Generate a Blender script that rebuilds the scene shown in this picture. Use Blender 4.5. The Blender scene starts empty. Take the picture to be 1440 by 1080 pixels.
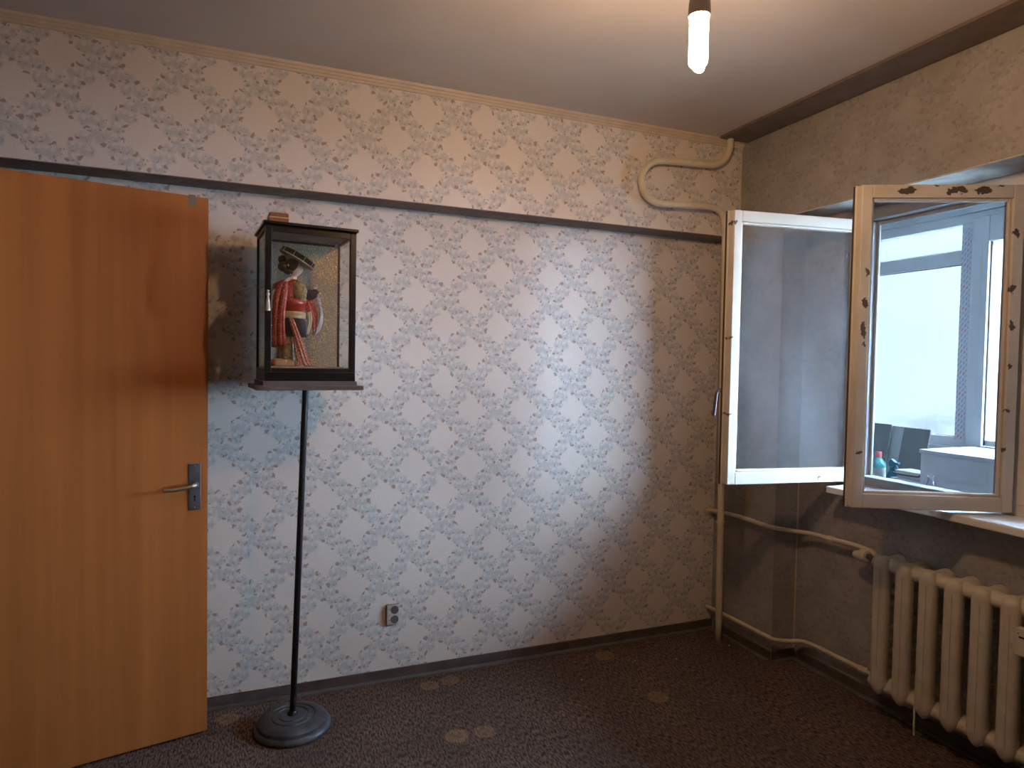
import bpy, bmesh, math, random
from mathutils import Vector, Matrix
random.seed(7)
S = bpy.context.scene
COL = S.collection
PI = math.pi

# ------------------------------------------------------------------ camera, world, exposure
cam_d = bpy.data.cameras.new('camera'); cam = bpy.data.objects.new('camera', cam_d); COL.objects.link(cam)
FPX, YAW, PITCH, ROLL = 927.4, 0.3846, 0.0320, 0.0180
cam_d.sensor_width = 36.0; cam_d.lens = FPX / 1440 * 36.0; cam_d.clip_start = 0.02; cam_d.clip_end = 200
fw = Vector((math.sin(YAW) * math.cos(PITCH), math.cos(YAW) * math.cos(PITCH), -math.sin(PITCH)))
r0 = Vector((math.cos(YAW), -math.sin(YAW), 0)); u0 = r0.cross(fw)
rr = r0 * math.cos(ROLL) + u0 * math.sin(ROLL); uu = -r0 * math.sin(ROLL) + u0 * math.cos(ROLL)
cam.matrix_world = Matrix(((rr.x, uu.x, -fw.x, -2.349), (rr.y, uu.y, -fw.y, -2.864), (rr.z, uu.z, -fw.z, 1.4086), (0, 0, 0, 1)))
S.camera = cam
W = bpy.data.worlds.new('overcast_sky'); S.world = W; W.use_nodes = True
WB = W.node_tree.nodes['Background']
WB.inputs['Color'].default_value = (0.60, 0.77, 1.0, 1); WB.inputs['Strength'].default_value = 92.0
BULB_STRENGTH = 440.0
S.view_settings.view_transform = 'Standard'; S.view_settings.look = 'None'
S.view_settings.gamma = 1.0; S.view_settings.use_curve_mapping = False
S.view_settings.exposure = 0.0
S.cycles.max_bounces = 10; S.cycles.transparent_max_bounces = 16; S.cycles.caustics_reflective = False
S.cycles.caustics_refractive = False

# ------------------------------------------------------------------ mesh helpers
class MB:
    def __init__(s): s.v = []; s.f = []
    def add(s, vs, fs):
        o = len(s.v); s.v += [tuple(v) for v in vs]; s.f += [tuple(i + o for i in f) for f in fs]; return s
    def box(s, a, b):
        x0, y0, z0 = a; x1, y1, z1 = b
        return s.add([(x0,y0,z0),(x1,y0,z0),(x1,y1,z0),(x0,y1,z0),(x0,y0,z1),(x1,y0,z1),(x1,y1,z1),(x0,y1,z1)],
                     [(0,3,2,1),(4,5,6,7),(0,1,5,4),(1,2,6,5),(2,3,7,6),(3,0,4,7)])
    def loft(s, rings, cap=True, closed=True):
        n = len(rings[0]); vs = [p for r in rings for p in r]; fs = []
        for i in range(len(rings) - 1):
            for j in range(n if closed else n - 1):
                k = (j + 1) % n
                fs.append((i*n+j, i*n+k, (i+1)*n+k, (i+1)*n+j))
        if cap and closed:
            fs.append(tuple(range(n - 1, -1, -1))); fs.append(tuple((len(rings) - 1) * n + j for j in range(n)))
        return s.add(vs, fs)
    def lathe(s, prof, c=(0, 0, 0), n=32, sx=1.0, sy=1.0, rot=None):
        rings = []
        for r, z in prof:
            ring = []
            for j in range(n):
                a = 2 * PI * j / n
                p = Vector((r * math.cos(a) * sx, r * math.sin(a) * sy, z))
                if rot: p = rot @ p
                ring.append(p + Vector(c))
            rings.append(ring)
        return s.loft(rings)
    def tube(s, path, rad, n=12):
        P = [Vector(p) for p in path]; rings = []
        t = (P[1] - P[0]).normalized()
        up = Vector((0, 0, 1)) if abs(t.z) < .9 else Vector((0, 1, 0))
        nrm = (up - t * up.dot(t)).normalized()
        for i, p in enumerate(P):
            if i == 0: t = (P[1] - P[0])
            elif i == len(P) - 1: t = (P[-1] - P[-2])
            else: t = (P[i+1] - P[i]).normalized() + (P[i] - P[i-1]).normalized()
            t.normalize(); nrm = (nrm - t * nrm.dot(t)).normalized(); b = t.cross(nrm)
            r = rad[i] if isinstance(rad, (list, tuple)) else rad
            rings.append([p + (nrm * math.cos(2*PI*j/n) + b * math.sin(2*PI*j/n)) * r for j in range(n)])
        return s.loft(rings)
    def prism(s, poly, axis, a, b):
        def P(q, t): return {'x': (t, q[0], q[1]), 'y': (q[0], t, q[1]), 'z': (q[0], q[1], t)}[axis]
        return s.loft([[P(q, a) for q in poly], [P(q, b) for q in poly]])
    def build(s, name, mat, parent=None, smooth=False, bevel=0, seg=2, sub=0, M=None, solid=0):
        me = bpy.data.meshes.new(name)
        vs = [tuple(M @ Vector(v)) for v in s.v] if M is not None else s.v
        me.from_pydata(vs, [], s.f); me.update()
        bm = bmesh.new(); bm.from_mesh(me); bmesh.ops.recalc_face_normals(bm, faces=bm.faces); bm.to_mesh(me); bm.free()
        if smooth:
            for p in me.polygons: p.use_smooth = True
            if smooth != 'all': me.set_sharp_from_angle(angle=math.radians(40))
        if mat: me.materials.append(mat)
        o = bpy.data.objects.new(name, me); COL.objects.link(o)
        if parent: o.parent = parent
        if solid:
            m = o.modifiers.new('solid', 'SOLIDIFY'); m.thickness = solid; m.offset = 0
        if bevel:
            m = o.modifiers.new('bevel', 'BEVEL'); m.width = bevel; m.segments = seg; m.limit_method = 'ANGLE'; m.angle_limit = math.radians(35)
        if sub:
            m = o.modifiers.new('sub', 'SUBSURF'); m.levels = sub; m.render_levels = sub
        return o

def fillet(pts, r, n=8):
    P = [Vector(p) for p in pts]; out = [P[0]]
    for i in range(1, len(P) - 1):
        a, b, c = P[i-1], P[i], P[i+1]
        d1 = (a - b); d2 = (c - b); L = min(r, d1.length * .49, d2.length * .49)
        s0 = b + d1.normalized() * L; s1 = b + d2.normalized() * L
        for k in range(n + 1):
            t = k / n; out.append(s0 * (1-t)**2 + b * 2*t*(1-t) + s1 * t**2)
    out.append(P[-1]); return out

def smoothpath(pts, n=6):
    P = [Vector(p) for p in pts]; P = [P[0]*2 - P[1]] + P + [P[-1]*2 - P[-2]]; out = []
    for i in range(1, len(P) - 2):
        a, b, c, d = P[i-1], P[i], P[i+1], P[i+2]
        for k in range(n):
            t = k / n
            out.append(.5 * ((2*b) + (c-a)*t + (2*a-5*b+4*c-d)*t*t + (-a+3*b-3*c+d)*t**3))
    out.append(P[-2]); return out

def tag(o, label, cat=None, group=None, kind=None):
    o['label'] = label
    if cat: o['category'] = cat
    if group: o['group'] = group
    if kind: o['kind'] = kind
    return o
def empty(name, loc=(0, 0, 0), rz=0):
    o = bpy.data.objects.new(name, None); COL.objects.link(o); o.location = loc; o.rotation_euler = (0, 0, rz)
    o.empty_display_size = .05; return o
def struct(o, label): o['kind'] = 'structure'; o['label'] = label; return o

# ------------------------------------------------------------------ material helpers
class NT:
    def __init__(s, name):
        s.m = bpy.data.materials.new(name); s.m.use_nodes = True; s.t = s.m.node_tree; s.n = s.t.nodes
        s.bsdf = s.n['Principled BSDF']; s.out = s.n['Material Output']
    def node(s, typ, **kw):
        n = s.n.new(typ)
        for k, v in kw.items(): setattr(n, k, v)
        return n
    def link(s, a, b): s.t.links.new(a, b)
    def put(s, sock, v):
        if hasattr(v, 'is_output') or isinstance(v, bpy.types.NodeSocket): s.link(v, sock)
        else: sock.default_value = v
    def math(s, op, a, b=None, c=None, clamp=False):
        n = s.node('ShaderNodeMath', operation=op, use_clamp=clamp); s.put(n.inputs[0], a)
        if b is not None: s.put(n.inputs[1], b)
        if c is not None: s.put(n.inputs[2], c)
        return n.outputs[0]
    def vmath(s, op, a, b=None):
        n = s.node('ShaderNodeVectorMath', operation=op); s.put(n.inputs[0], a)
        if b is not None: s.put(n.inputs[3] if op == 'SCALE' else n.inputs[1], b)
        return n.outputs['Value'] if op in ('LENGTH', 'DOT_PRODUCT', 'DISTANCE') else n.outputs[0]
    def mix(s, f, a, b, blend='MIX'):
        n = s.node('ShaderNodeMix', data_type='RGBA', blend_type=blend)
        s.put(n.inputs[0], f); s.put(n.inputs[6], a); s.put(n.inputs[7], b); return n.outputs[2]
    def maprange(s, v, a, b, c=0.0, d=1.0):
        n = s.node('ShaderNodeMapRange', interpolation_type='SMOOTHSTEP'); s.put(n.inputs[0], v)
        for i, x in enumerate((a, b, c, d)): s.put(n.inputs[1 + i], x)
        return n.outputs[0]
    def coord(s, which='Object', scale=(1, 1, 1), loc=(0, 0, 0)):
        c = s.node('ShaderNodeTexCoord'); m = s.node('ShaderNodeMapping')
        m.inputs['Scale'].default_value = scale; m.inputs['Location'].default_value = loc
        s.link(c.outputs[which], m.inputs[0]); return m.outputs[0]
    def noise(s, vec, scale, detail=3, rough=.55, out='Fac'):
        n = s.node('ShaderNodeTexNoise'); s.link(vec, n.inputs['Vector'])
        n.inputs['Scale'].default_value = scale; n.inputs['Detail'].default_value = detail; n.inputs['Roughness'].default_value = rough
        return n.outputs[out]
    def bump(s, h, strength=.3, dist=.002):
        b = s.node('ShaderNodeBump'); b.inputs['Strength'].default_value = strength; b.inputs['Distance'].default_value = dist
        s.link(h, b.inputs['Height']); s.link(b.outputs[0], s.bsdf.inputs['Normal'])
    def set(s, color=None, rough=.5, metal=0, spec=None):
        if color is not None: s.put(s.bsdf.inputs['Base Color'], color)
        s.put(s.bsdf.inputs['Roughness'], rough); s.bsdf.inputs['Metallic'].default_value = metal
        if spec is not None: s.bsdf.inputs['Specular IOR Level'].default_value = spec
        return s.m
def C(r, g, b): return (r, g, b, 1)
def plain(name, col, rough=.5, metal=0, var=.12, scale=14, spec=None, bump=0):
    t = NT(name); v = t.coord(); n = t.noise(v, scale, 4)
    f = t.maprange(n, .3, .7, 1 - var, 1 + var * .6)
    c = t.mix(1.0, C(*col), t.node('ShaderNodeCombineColor').outputs[0], 'MULTIPLY')
    cc = c.node.inputs[7].links[0].from_node
    for i in range(3): t.link(f, cc.inputs[i])
    if bump: t.bump(n, bump, .001)
    return t.set(c, rough, metal, spec)

# stamp group: soft disc repeated on the unit lattice
g = bpy.data.node_groups.new('lattice_stamp', 'ShaderNodeTree')
for nm, ty in (('P', 'NodeSocketVector'), ('C', 'NodeSocketVector'), ('K', 'NodeSocketVector'), ('R', 'NodeSocketFloat')):
    g.interface.new_socket(nm, in_out='INPUT', socket_type=ty)
g.interface.new_socket('M', in_out='OUTPUT', socket_type='NodeSocketFloat')
gi = g.nodes.new('NodeGroupInput'); go = g.nodes.new('NodeGroupOutput')
def gv(op, a, b=None):
    n = g.nodes.new('ShaderNodeVectorMath'); n.operation = op
    for k, x in enumerate((a, b)):
        if x is None: continue
        if isinstance(x, tuple): n.inputs[k].default_value = x
        else: g.links.new(x, n.inputs[k])
    return n.outputs['Value'] if op == 'LENGTH' else n.outputs[0]
d_ = gv('SUBTRACT', gv('FRACTION', gv('ADD', gv('SUBTRACT', gi.outputs[0], gi.outputs[1]), (.5, .5, .5))), (.5, .5, .5))
d_ = gv('MULTIPLY', d_, gi.outputs[2])
mr = g.nodes.new('ShaderNodeMapRange'); mr.interpolation_type = 'SMOOTHSTEP'
g.links.new(gv('LENGTH', d_), mr.inputs[0])
m1 = g.nodes.new('ShaderNodeMath'); m1.operation = 'MULTIPLY'; m1.inputs[1].default_value = .50; g.links.new(gi.outputs[3], m1.inputs[0])
g.links.new(m1.outputs[0], mr.inputs[2]); g.links.new(gi.outputs[3], mr.inputs[1])
mr.inputs[3].default_value = 0; mr.inputs[4].default_value = 1
g.links.new(mr.outputs[0], go.inputs[0])

def wallpaper(name, axis, bg, fl, hi, leaf, dot, off=(0, 0), strength=1.0, mottled=0.0):
    """floral net on a diamond lattice, 26 cm by 25 cm repeat"""
    t = NT(name); co = t.node('ShaderNodeTexCoord'); sp = t.node('ShaderNodeSeparateXYZ'); t.link(co.outputs['Object'], sp.inputs[0])
    hor = t.math('ADD', sp.outputs[0], sp.outputs[1]) if axis == 1 else sp.outputs[0]
    u = t.math('MULTIPLY', t.math('ADD', hor, off[0]), 1 / .260)
    v = t.math('MULTIPLY', t.math('ADD', sp.outputs[2], off[1]), 1 / .2515)
    a = t.math('ADD', u, v); b = t.math('SUBTRACT', u, v)
    cx = t.node('ShaderNodeCombineXYZ'); t.link(a, cx.inputs[0]); t.link(b, cx.inputs[1])
    obj = co.outputs['Object']
    nz = t.noise(obj, 55, 2, .6, 'Color'); nz = t.vmath('SUBTRACT', nz, (.5, .5, .5))
    nzz = t.vmath('MULTIPLY', nz, (.15, .15, 0)); nb_ = t.vmath('SUBTRACT', t.noise(obj, 13, 2, .5, 'Color'), (.5, .5, .5))
    cxw = t.vmath('ADD', cx.outputs[0], t.vmath('MULTIPLY', nb_, (.20, .20, 0))); P = t.vmath('ADD', cxw, nzz)
    P2 = t.vmath('ADD', cxw, t.vmath('MULTIPLY', nz, (.09, .09, 0)))
    def stamp(c, R, k=(1, 1, 0), p=None):
        n = t.node('ShaderNodeGroup'); n.node_tree = g; t.link(p or P, n.inputs[0])
        n.inputs[1].default_value = (c[0], c[1], 0); n.inputs[2].default_value = k; n.inputs[3].default_value = R
        return n.outputs[0]
    def union(lst):
        r = lst[0]
        for x in lst[1:]: r = t.math('MAXIMUM', r, x)
        return r
    flowers = [(-.05, .04, .17), (.08, .20, .15), (-.07, .34, .16), (.09, .50, .15), (-.08, .64, .15), (.07, .80, .17), (.28, .07, .16), (.42, -.08, .15), (.56, .08, .15), (.72, -.07, .16), (.86, .10, .13), (-.14, .90, .12)]
    highs = [(.02, -.02, .075), (.13, .15, .065), (-.02, .29, .07), (.13, .45, .065), (-.03, .60, .07), (.12, .75, .075), (.33, .03, .07), (.47, -.13, .065), (.61, .04, .065), (.77, -.12, .07), (-.09, .86, .05), (.91, .06, .05)]
    cents = [(-.08, .07, .034), (.05, .23, .032), (-.10, .38, .032), (.06, .54, .032), (.04, .84, .034), (.25, .10, .032), (.39, -.04, .03), (.69, -.03, .032)]
    leaves = [(.19, .28, .046), (-.19, .46, .044), (.17, .64, .046), (.15, .02, .046), (.40, .13, .042), (.62, -.17, .046), (.82, .20, .040), (-.19, .18, .034), (.50, -.20, .034), (-.02, .45, .03), (-.17, .76, .034), (.0, .93, .03)]
    dots = [(.18, .33, .026), (-.15, .28, .026), (.13, .45, .024), (-.16, .66, .026), (.2, .82, .026), (.30, .17, .026), (.25, -.14, .026), (.60, .14, .024), (.82, -.14, .026), (.17, -.1, .024), (.93, .22, .024), (.2, .7, .02)]
    Fm = union([stamp(f, f[2]) for f in flowers]); Hm = union([stamp(f, f[2], (1, 1.3, 0)) for f in highs])
    Cm = union([stamp(f, f[2]) for f in cents])
    Lm = union([stamp(f, f[2], (1, .75, 0) if i % 2 else (.7, 1, 0)) for i, f in enumerate(leaves)]); Dm = union([stamp(f, f[2], (1, 1, 0), P2) for f in dots])
    fine = t.noise(obj, 160, 2, .6); big = t.noise(obj, 1.7, 3)
    vo = t.node('ShaderNodeTexVoronoi'); vo.inputs['Scale'].default_value = 62; t.link(t.vmath('ADD', obj, t.vmath('MULTIPLY', nz, (.008, .008, .008))), vo.inputs[0])   # petals
    Fm = t.math('MULTIPLY', Fm, t.math('MULTIPLY', t.maprange(fine, .25, .7, .7, 1.0), t.maprange(vo.outputs['Distance'], .12, .62, .62, 1.12)))
    s_ = strength
    c = t.mix(t.math('MULTIPLY', Fm, .80 * s_), C(*bg), C(*fl))
    c = t.mix(t.math('MULTIPLY', Hm, .75 * s_), c, C(*hi))
    c = t.mix(t.math('MULTIPLY', Cm, .6 * s_), c, C(*dot))
    c = t.mix(t.math('MULTIPLY', Lm, .75 * s_), c, C(*leaf))
    c = t.mix(t.math('MULTIPLY', Dm, .65 * s_), c, C(*dot))
    # woven ground: fine threads, slight dirt
    thr = t.noise(t.coord('Object', (30, 30, 700)), 1, 1); thr2 = t.noise(t.coord('Object', (700, 700, 30)), 1, 1)
    th = t.math('ADD', t.math('MULTIPLY', thr, .5), t.math('MULTIPLY', thr2, .5))
    vv = t.math('MULTIPLY', t.maprange(th, .3, .7, .94, 1.04), t.maprange(big, .3, .7, 1 - .06 - mottled, 1.03))
    if mottled:
        m2 = t.noise(obj, 9, 5, .7); vv = t.math('MULTIPLY', vv, t.maprange(m2, .3, .65, 1 - mottled * 1.1, 1.04))
    cc = t.node('ShaderNodeCombineColor')
    for i in range(3): t.link(vv, cc.inputs[i])
    c = t.mix(1.0, c, cc.outputs[0], 'MULTIPLY')
    t.bump(th, .15, .001)
    return t.set(c, .8, 0, .25)

M = {}
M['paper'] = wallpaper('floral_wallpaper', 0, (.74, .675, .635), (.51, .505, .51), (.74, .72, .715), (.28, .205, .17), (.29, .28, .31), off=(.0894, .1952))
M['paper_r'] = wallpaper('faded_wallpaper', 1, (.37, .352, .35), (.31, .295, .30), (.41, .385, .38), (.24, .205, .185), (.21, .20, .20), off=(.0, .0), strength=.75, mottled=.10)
M['paper_plain'] = plain('plain_wallpaper', (.24, .20, .18), .85, var=.08, scale=3)
M['ceiling'] = plain('ceiling_paint', (.60, .565, .55), .9, var=.05, scale=2.5)
M['moulding'] = plain('cream_moulding', (.62, .53, .42), .6, var=.08)
M['pelmet'] = plain('grey_brown_board', (.16, .125, .10), .7, var=.15)
M['plaster'] = plain('white_plaster', (.72, .74, .76), .85, var=.1, scale=6, bump=.2)
M['rough_plaster'] = plain('reveal_plaster', (.50, .50, .50), .9, var=.25, scale=9, bump=.3)
M['skirting'] = plain('brown_skirting', (.10, .075, .068), .55, var=.25)
M['skirt_lip'] = plain('grey_green_lip', (.13, .125, .118), .45, var=.25)
M['pipe'] = plain('cream_pipe_paint', (.68, .61, .46), .4, var=.12, scale=9)
M['black_metal'] = plain('black_metal', (.012, .012, .014), .4, .3, spec=.5)
M['iron'] = plain('dusty_iron', (.075, .08, .095), .42, .35, var=.3, scale=30)
M['lacquer'] = plain('black_lacquer', (.006, .005, .005), .32, var=.2, spec=.35)
M['brownboard'] = plain('dark_brown_board', (.085, .060, .052), .5, var=.2)
M['pvc'] = plain('white_pvc', (.80, .82, .85), .35, var=.04)
M['white_metal'] = plain('white_enamel', (.82, .84, .88), .35, var=.05)
M['chrome'] = plain('worn_nickel', (.45, .42, .40), .28, .9, var=.15)
M['steel'] = plain('dull_steel', (.16, .16, .18), .38, .8, var=.2)
M['black'] = plain('black_void', (.006, .006, .006), .7)
M['rubber'] = plain('dark_seal', (.06, .045, .03), .7)
M['ivory'] = plain('ivory_plastic', (.66, .62, .55), .4, var=.06)
M['socket'] = plain('socket_plastic', (.55, .51, .47), .4, var=.08)
M['holder'] = plain('grey_holder', (.22, .19, .16), .6)

def glass(name, tint, film, filmcol, rough=.02, refl=1.0):
    t = NT(name); n = t.n; tr = t.node('ShaderNodeBsdfTransparent'); tr.inputs[0].default_value = C(*tint)
    gl = t.node('ShaderNodeBsdfGlossy'); gl.inputs['Roughness'].default_value = rough; gl.inputs[0].default_value = C(1, 1, 1)
    df = t.node('ShaderNodeBsdfDiffuse'); df.inputs[0].default_value = C(*filmcol)
    lw = t.node('ShaderNodeLayerWeight'); lw.inputs[0].default_value = .5
    fz = t.math('ADD', t.math('MULTIPLY', t.math('POWER', lw.outputs['Facing'], 5.0), .45), .04)   # Schlick reflectance of one face
    v = t.coord('Object', (1, 1, .25)); nz = t.maprange(t.noise(v, 7, 4, .6), .35, .75, film * .5, film * 1.4)
    m1 = t.node('ShaderNodeMixShader'); t.link(nz, m1.inputs[0]); t.link(tr.outputs[0], m1.inputs[1]); t.link(df.outputs[0], m1.inputs[2])
    m2 = t.node('ShaderNodeMixShader'); t.link(t.math('MULTIPLY', fz, refl, clamp=True), m2.inputs[0])
    t.link(m1.outputs[0], m2.inputs[1]); t.link(gl.outputs[0], m2.inputs[2]); t.link(m2.outputs[0], t.out.inputs[0])
    t.n.remove(t.bsdf); return t.m
M['glass'] = glass('dusty_window_glass', (.965, .975, .98), .085, (.55, .58, .62), .02, .5)
M['glass_tint'] = glass('view_dimming_sash_glass', (.60, .61, .63), .012, (.5, .53, .56), .02, .8)  # grey tint added to dim the bright view outside
M['glass_outer'] = glass('light_cutting_outer_glass', (.74, .75, .76), .05, (.5, .53, .56), .02, .6)  # tint added to hold back daylight from the right bay
M['glass_clear'] = glass('clear_window_glass', (.97, .98, .98), .01, (.6, .63, .66), .01, .8)
M['glass_balcony'] = glass('greenish_balcony_glass', (.94, .98, .98), .01, (.6, .63, .66), .02, .2)
M['glass_case'] = glass('display_case_glass', (.965, .97, .965), .006, (.5, .48, .45), .01, .9)

def wood(name, c1, c2, scale, rough=.45, axis=2, spec=.4):
    t = NT(name); sc = [scale, scale, scale]; sc[axis] = scale * .035
    v = t.coord('Object', tuple(sc)); n1 = t.noise(v, 1.0, 5, .6)
    sc2 = [scale * 7, scale * 7, scale * 7]; sc2[axis] = scale * .12
    n2 = t.noise(t.coord('Object', tuple(sc2)), 1.0, 3, .6)
    f = t.math('ADD', t.math('MULTIPLY', t.maprange(n1, .3, .7), .7), t.math('MULTIPLY', n2, .35), clamp=True)
    t.bump(n2, .08, .001); return t.set(t.mix(f, C(*c1), C(*c2)), rough, 0, spec)
M['door'] = wood('orange_veneer', (.31, .098, .021), (.46, .160, .042), 9, .38)
M['boxwood'] = wood('brown_box_wood', (.16, .065, .025), (.28, .12, .05), 20, .4, 0)

# painted sash: cream white paint with flaked dark chips (x, z, half width, half height in the sash's own coordinates)
def flaked(name, col, chips):
    t = NT(name); v = t.coord(); nz = t.vmath('SUBTRACT', t.noise(v, 42, 3, .7, 'Color'), (.5, .5, .5))
    p = t.vmath('ADD', v, t.vmath('MULTIPLY', nz, (.040, 0, .040))); f = None
    for x, z, rx, rz in chips:
        d = t.vmath('LENGTH', t.vmath('MULTIPLY', t.vmath('SUBTRACT', p, (x, 0, z)), (1 / rx, 0, 1 / rz)))
        m = t.maprange(d, 1.0, .85); f = m if f is None else t.math('MAXIMUM', f, m)
    d = t.maprange(t.noise(v, 5, 4), .3, .7, .88, 1.05); cc = t.node('ShaderNodeCombineColor')
    for i in range(3): t.link(d, cc.inputs[i])
    c = t.mix(1.0, C(*col), cc.outputs[0], 'MULTIPLY')
    t.bump(t.math('SUBTRACT', 1.0, f), .4, .002)
    return t.set(t.mix(f, c, C(.10, .085, .075)), .45)
M['sash'] = flaked('cream_sash_paint', (.66, .61, .54), [(.640, 1.10, .008, .010), (.642, .62, .007, .006), (.641, .30, .008, .005), (.2, .02, .012, .005)])
M['sash_r'] = flaked('flaking_sash_paint', (.66, .61, .54), [(.395, 1.130, .032, .013), (.245, 1.130, .024, .013), (.215, 1.133, .022, .013), (.140, 1.131, .028, .013), (.525, .845, .008, .014), (.527, .735, .009, .018), (.530, .64, .008, .034), (.528, .585, .006, .014), (.532, .20, .012, .005),
    (.024, .985, .010, .016), (.030, .79, .011, .018), (.028, .66, .008, .02), (.030, .52, .006, .014), (.033, .36, .008, .008), (.034, .22, .005, .007), (.08, 1.150, .010, .005), (.30, 1.148, .012, .004)])
M['frame'] = plain('white_frame_paint', (.68, .68, .68), .45, var=.12, scale=6)

# radiator enamel
M['rad'] = plain('cream_radiator_enamel', (.62, .585, .51), .38, var=.10, scale=11)

# carpet with fine ribs and faded furniture rings
t = NT('brown_carpet'); ob = t.coord()
rib = t.noise(t.coord('Object', (170, 42, 1)), 1, 2, .6); fine = t.noise(ob, 260, 2, .6); big = t.noise(ob, 2.2, 4, .6)
cc = t.mix(t.maprange(rib, .35, .65), C(.045, .031, .027), C(.185, .130, .108))
cc = t.mix(t.maprange(big, .35, .7, 0, .45), cc, C(.06, .047, .042))
sp = t.node('ShaderNodeSeparateXYZ'); t.link(ob, sp.inputs[0]); fx = t.node('ShaderNodeCombineXYZ'); t.link(sp.outputs[0], fx.inputs[0]); t.link(sp.outputs[1], fx.inputs[1])
wv = t.vmath('ADD', fx.outputs[0], t.vmath('MULTIPLY', t.vmath('SUBTRACT', t.noise(ob, 30, 3, .6, 'Color'), (.5, .5, .5)), (.03, .03, 0)))
msk = None
for (x, y, r, k) in [(-2.407, -.111, .036, .8), (-1.60, -.12, .035, .9), (-1.505, -.105, .036, .8), (-1.605, -.532, .040, .85), (-1.495, -.542, .036, .7), (-.73, -.121, .042, .8), (-.716, -.546, .040, .8)]:
    dd = t.vmath('DISTANCE', wv, (x, y, 0)); m = t.math('MULTIPLY', t.math('ADD', t.maprange(dd, r + .012, r - .006, 0, .62), t.math('MULTIPLY', t.maprange(t.math('ABSOLUTE', t.math('SUBTRACT', dd, r)), .012, .002), .35)), k)
    msk = m if msk is None else t.math('MAXIMUM', msk, m)
msk = t.math('MULTIPLY', msk, t.maprange(rib, .3, .6, .6, 1))
cc = t.mix(t.math('MULTIPLY', msk, .88), cc, C(.29, .18, .09))
t.bump(t.math('ADD', t.math('MULTIPLY', rib, .7), t.math('MULTIPLY', fine, .4)), .7, .004)
M['carpet'] = t.set(cc, .95, 0, .1)

# ------------------------------------------------------------------ room shell
H = 2.55; ZL = 2.071; BM = -.137
NI = .14; WO = .34          # niche back face, outer wall face
Y0, Y1 = -2.15, -.44        # niche range along the wall
YW0, YW1 = -2.06, -.66      # window opening
struct(MB().box((-4.6, -3.7, -.15), (WO, .2, 0)).build('floor', M['carpet']), 'brown ribbed carpet floor with faded round furniture marks')
struct(MB().box((-4.6, -3.7, H), (WO, .2, H + .15)).build('ceiling', M['ceiling']), 'off-white painted ceiling of the room')
struct(MB().box((-3.45, 0, 0), (WO, .18, H)).box((-3.30, BM, ZL), (0, 0, H)).build('wall_back', M['paper']), 'long wall in floral wallpaper with a shallow ledge below the ceiling')
wr = MB()
wr.box((0, Y1, 0), (WO, .0, H)).box((0, Y0, 2.123), (WO, Y1, H)).box((NI, Y0, 0), (WO, Y1, .885))
wr.box((NI, YW1, .885), (WO, Y1, 2.123)).box((NI, Y0, .885), (WO, YW0, 2.123)).box((0, -3.7, 0), (WO, Y0, H))
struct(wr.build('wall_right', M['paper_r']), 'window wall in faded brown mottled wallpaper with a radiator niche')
# white plaster lining of the niche head
struct(MB().box((.002, Y0 + .001, 2.117), (WO, Y1 - .001, 2.125)).build('trim_1', M['rough_plaster']), 'unpapered grey plaster underside of the window niche')
DY0, DY1 = -1.20, -.34      # doorway in the left wall
XL = -3.30
wl = MB().box((XL - .15, -3.7, 0), (XL, DY0, H)).box((XL - .15, DY1, 0), (XL, 0, H)).box((XL - .15, DY0, 2.03), (XL, DY1, H))
struct(wl.build('wall_left', M['paper_plain']), 'left wall with the doorway the open door belongs to')
struct(MB().box((-4.6, -3.7, 0), (WO, -3.5, H)).build('wall_front', plain('pale_wallpaper', (.40, .375, .36), .85, var=.05)), 'wall behind the camera')
struct(MB().box((-4.6, -3.5, 0), (-4.5, .2, H)).box((-4.5, 0, 0), (-3.45, .2, H)).build('wall_hall', M['paper_plain']), 'hallway walls beyond the doorway')

# skirting: dark board and thin lip at the carpet
def skirt(name, a, b, nrm, label):
    a, b, nrm = Vector(a), Vector(b), Vector(nrm)
    def strip(t, z0, z1): 
        vs = []
        for p, q in ((a, b),):
            for z in (z0, z1):
                for P in (p, q, q + nrm * t, p + nrm * t): vs.append((P.x, P.y, z))
        return vs
    root = MB().add(strip(.010, 0, .046), [(0,1,2,3),(4,5,6,7),(0,1,5,4),(1,2,6,5),(2,3,7,6),(3,0,4,7)]).build(name, M['skirting'], bevel=.003)
    struct(root, label)
    MB().add(strip(.036, 0, .007), [(0,1,2,3),(4,5,6,7),(0,1,5,4),(1,2,6,5),(2,3,7,6),(3,0,4,7)]).build('skirting_lip', M['skirt_lip'], root)
skirt('baseboard_back', (XL, 0, 0), (0, 0, 0), (0, -1, 0), 'low dark brown skirting along the floral wall')
skirt('baseboard_right', (0, -.036, 0), (0, Y1, 0), (-1, 0, 0), 'short dark skirting along the pier beside the corner')
skirt('baseboard_niche_side', (0, Y1, 0), (NI, Y1, 0), (0, -1, 0), 'short skirting on the side of the pier')
skirt('baseboard_niche', (NI, Y1 - .036, 0), (NI, Y0, 0), (-1, 0, 0), 'dark skirting behind the radiator')

struct(MB().box((XL, BM + .001, ZL - .003), (-.001, -.001, ZL)).build('trim_6', plain('ledge_shade_brown', (.24, .19, .165), .85, var=.15)), 'dark brown strip painting in the shade under the wall ledge')  # shade below the ledge put into the strip's dark colour
# cornice on the beam face: three small ridges
prof = [(BM, H), (BM, H - .031), (BM - .008, H - .030), (BM - .010, H - .022), (BM - .016, H - .020), (BM - .018, H - .012), (BM - .026, H - .010), (BM - .028, H)]
struct(MB().prism(prof, 'x', XL, 0).build('trim_2', M['moulding']), 'thin cream ridged cornice along the top of the floral wall')

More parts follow.
